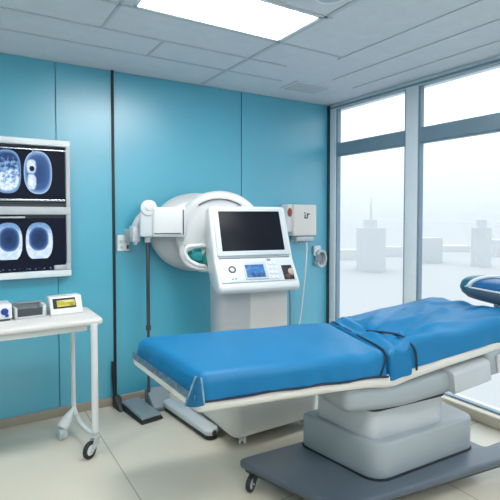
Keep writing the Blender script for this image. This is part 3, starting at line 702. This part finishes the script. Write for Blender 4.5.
f = B(); sball(f, (.0, .0, .068), (.136, .325, .078), 3, HXm); mk('headrest_pad', f, 'bluepad', hr, True)
f = B(); tube(f, [HXm @ Vector(p) for p in smoothpts([(-.140, .215, .085), (-.118, .20, .120), (-.05, .17, .146), (.04, .14, .146), (.12, .12, .12)], 6)], .014, 10, flat=(1, 1.6)); mk('headrest_strap', f, 'bezel', hr, True)
f = B(); sball(f, (.0, .235, .068), (.139, .100, .080), 2.8, HXm); mk('headrest_side_pad', f, 'darkteal', hr, True)
f = B(); cyl(f, HXm @ Vector((-.16, .0, -.10)), HXm @ Vector((-.02, 0, .0)), .022); box(f, (-.03, 0, -.012), (.14, .12, .03), .01, X=HXm); mk('headrest_post', f, 'grey', hr, True)

# sheets
def nz(x, y, z=0): return noise.noise(Vector((x, y, z)))
def sheet1(s, t_, h):
    # soft unevenness on top, shallow ripples low on the sides
    edge = max(0, min(1, (-h - .02) / .08)); out = edge * (.010 + .010 * nz(s * 9, t_ * 9, 1))
    if t_ > BWID * .5: t_ += out * (abs(t_ - BWID) < .06)
    if s < .06: s -= out * 1.3 * (.9 + .8 * nz(t_ * 14, 3.3))
    if t_ < .06: t_ -= out
    if h > -.02: h += .004 * nz(s * 3.2, t_ * 3.2, 5) + .003 * nz(s * 9 + t_ * 3, t_ * 5, 2) * max(0, min(1, (s - .7) / .3))
    if h < -.09: h += .016 * nz(s * 4.0, t_ * 2.6, 7) + .006 * nz(s * 15, t_ * 15, 4)
    return s, t_, h
def skew_end(s0, s1, sk):   # let the end follow the slanted hinge line
    def g(s, t_): return s + (HN(t_) - HN(0) + sk) * max(0, min(1, (s - s0) / (s1 - s0)))
    return g
g1 = skew_end(.4, 1.24, 0)
def fn1(s, t_, h):
    s, t_, h = sheet1(s, t_, h)
    # little pull-folds near the near hinge corner
    k = max(0, 1 - math.hypot((s - 1.15) / .22, (t_ - .74) / .24)); h += .010 * k * math.sin(26 * (s + t_ * .8)) * (h > -.04)
    return g1(s, t_), t_, h
f = B(); merge(f, slab(-.012, 1.24, -.008, BWID + .008, -.112, .004, .045, .02, .02, fn=fn1, open_bottom=True, nz=9))
bs = tag(mk('bed_sheet', f, 'cover', sharp=80), 'large bright blue cover stretched smooth over the foot half of the table', 'bed cover', 'blue covers on the treatment table')
# piping along the free end of the cover
pp = []
for i in range(46):
    q = -.13 + (BWID + .26) * i / 45; t_ = min(max(q, -.006), BWID + .012); drop = max(0, -q - .0, q - BWID)
    drop = max(0, drop - .0); h = .012 - drop * .95
    if 0 <= q <= BWID: h = .010 - .014 * (max(0, (q - BWID + .06) / .06) ** 2 + max(0, (.06 - q) / .06) ** 2)
    s = 1.248 - .05 * max(0, (q - BWID * .8) / (BWID * .2)) ** 2 * .5
    pp.append(bed(g1(s, t_), t_, h))
mk('piping', tube(B(), pp, .0062, 8), 'pipe', bs, True)
f = B(); pp = [bed(g1(s, BWID), BWID + .020, -.108 + .010 * nz(s * 4.0, BWID * 2.6, 7)) for s in [i * 1.22 / 40 for i in range(41)]]
mk('hem_cord', tube(B(), pp, .006, 8), 'pipe', bs, True)
# pale gathered hem at the foot and the folded corner
tt = bmesh.new(); rows = []
for i in range(70):
    t_ = -.012 + (BWID + .02) * i / 69
    col = []
    for k in range(6):
        h = -.082 - .034 * k / 5
        s = -.031 - .006 * k / 5 + .0015 * nz(t_ * 22, k * .3)
        col.append(tt.verts.new(bed(s, t_, h)))
    rows.append(col)
for i in range(69):
    for k in range(5): tt.faces.new((rows[i][k], rows[i + 1][k], rows[i + 1][k + 1], rows[i][k + 1]))
bmesh.ops.solidify(tt, geom=tt.faces[:], thickness=.004); f = B(); merge(f, tt); mk('gathered_hem', f, 'hem', bs, True)
tt = bmesh.new()
A_, B2, C_, D_ = bed(-.012, BWID - .030, -.012), bed(-.052, BWID - .050, -.142), bed(-.005, BWID + .034, -.118), bed(.000, BWID - .006, -.012)
vs = []
for i in range(9):
    a = i / 8; L_ = A_.lerp(B2, a); Rr = D_.lerp(C_, a); row = []
    for j in range(7):
        b = j / 6; p = L_.lerp(Rr, b); p += Vector((-.55, -.83, 0)) * .020 * math.sin(math.pi * b) * (.4 + .6 * a); row.append(tt.verts.new(p))
    vs.append(row)
for i in range(8):
    for j in range(6): tt.faces.new((vs[i][j], vs[i][j + 1], vs[i + 1][j + 1], vs[i + 1][j]))
edge = [v.co.copy() for v in [r_[6] for r_ in vs]]; edge2 = [v.co.copy() for v in [r_[0] for r_ in vs]]
bmesh.ops.recalc_face_normals(tt, faces=tt.faces[:]); bmesh.ops.solidify(tt, geom=tt.faces[:], thickness=.004); f = B(); merge(f, tt); cf = mk('corner_fold', f, 'fold', bs, True)
mk('fold_edge', tube(B(), edge2, .005, 8), 'hem', cf, True); mk('fold_edge', tube(B(), edge, .004, 8), 'hem', cf, True)

# second cover over the raised back, with creases fanning out of the hinge
RIDGE = [((1.40, .62), (2.02, .30), .022, .026), ((1.42, .66), (2.0, .56), .020, .022), ((1.34, .50), (1.80, .10), .024, .024), ((1.50, .70), (1.75, .64), .016, .018), ((1.34, .36), (1.62, .02), .020, .018), ((1.62, .40), (1.98, .08), .018, .014)]
def sheet2(s, t_, h):
    edge = max(0, min(1, (-h - .02) / .08)); out = edge * (.010 + .012 * nz(s * 8, t_ * 8, 11))
    if t_ > BWID * .5: t_ += out * (abs(t_ - BWID) < .06)
    elif t_ < .06: t_ -= out
    if h > -.04:
        u_ = s - 1.25; fan = math.atan2(t_ - .50, u_ + .22); d = math.hypot(t_ - .5, u_ + .22)
        c = 1 - abs(nz(fan * 2.6, d * .9, 3)) * 3.4
        h += .030 * max(0, c) * max(0, min(1, u_ / .12)) * max(0, 1.15 - u_)
        for (a0, b0), (a1, b1), wd, am in RIDGE:
            dx, dy = a1 - a0, b1 - b0; q = max(0, min(1, ((s - a0) * dx + (t_ - b0) * dy) / (dx * dx + dy * dy)))
            dd = math.hypot(s - a0 - q * dx, t_ - b0 - q * dy); h += am * math.exp(-(dd / wd) ** 2) * (1 - .6 * q)
        c2 = 1 - abs(nz(u_ * 2.2 - t_ * 2.6, t_ * 1.1 + u_ * .9, 8)) * 5
        h += .018 * max(0, c2) + .008 * nz(s * 4, t_ * 4, 6)
    if h > -.03: h = .006 + (h - .006) * max(.15, min(1, t_ / .22))
    if h < -.09: h += .014 * nz(s * 5, t_ * 2.6, 17)
    return s, t_, h
def fn2(s, t_, h):
    s, t_, h = sheet2(s, t_, h)
    return s + (HN(t_) - HN(0)) * max(0, min(1, (1.7 - s) / .4)), t_, h
f = B(); merge(f, slab(1.30, BLEN, -.008, BWID + .010, -.108, .006, .045, .02, .02, fn=fn2, open_bottom=True, nz=9))
bs2 = tag(mk('bed_sheet', f, 'cover', sharp=80), 'creased blue cover over the raised back end of the table near the window', 'bed cover', 'blue covers on the treatment table')
# folded strip of cover crossing the table at the hinge
def fn3(s, t_, h):
    edge = max(0, min(1, (-h - .02) / .08)); out = edge * (.016 + .010 * nz(s * 14, t_ * 10, 21))
    if t_ > BWID * .5: t_ += out * (abs(t_ - BWID) < .06)
    elif t_ < .06: t_ -= out
    if h > -.04:
        h += .007 * math.sin((s - 1.2) * 62 + 5 * nz(t_ * 1.6, 2) + t_ * 2) + .010 * max(0, 1 - abs(nz(s * 7, t_ * 2.4, 31)) * 5)
    if h < -.09: h += .018 * nz(s * 8, t_ * 2.6, 27) - .012 * (t_ > .7)
    return s + HN(t_) - HN(0), t_, h
f = B(); merge(f, slab(1.235, 1.40, -.012, BWID + .014, -.118, .014, .03, .012, .02, fn=fn3, open_bottom=True, nz=9))
bs3 = tag(mk('folded_drape', f, 'cover', sharp=80), 'crumpled blue strip of drape folded across the bend of the table', 'drape')
pp = [bed(1.405 + HN(BWID) - HN(0) + .004, BWID + .034, -.118), bed(1.405 + HN(BWID) - HN(0), BWID + .026, -.02), bed(1.40 + HN(.77) - HN(0), BWID - .03, .030), bed(1.385 + HN(.6) - HN(0), .62, .034), bed(1.345 + HN(.5) - HN(0), .50, .030), bed(1.31 + HN(.4) - HN(0), .40, .024)]
mk('piping', tube(B(), smoothpts(pp, 7), .0058, 8), 'pipe', bs3, True)
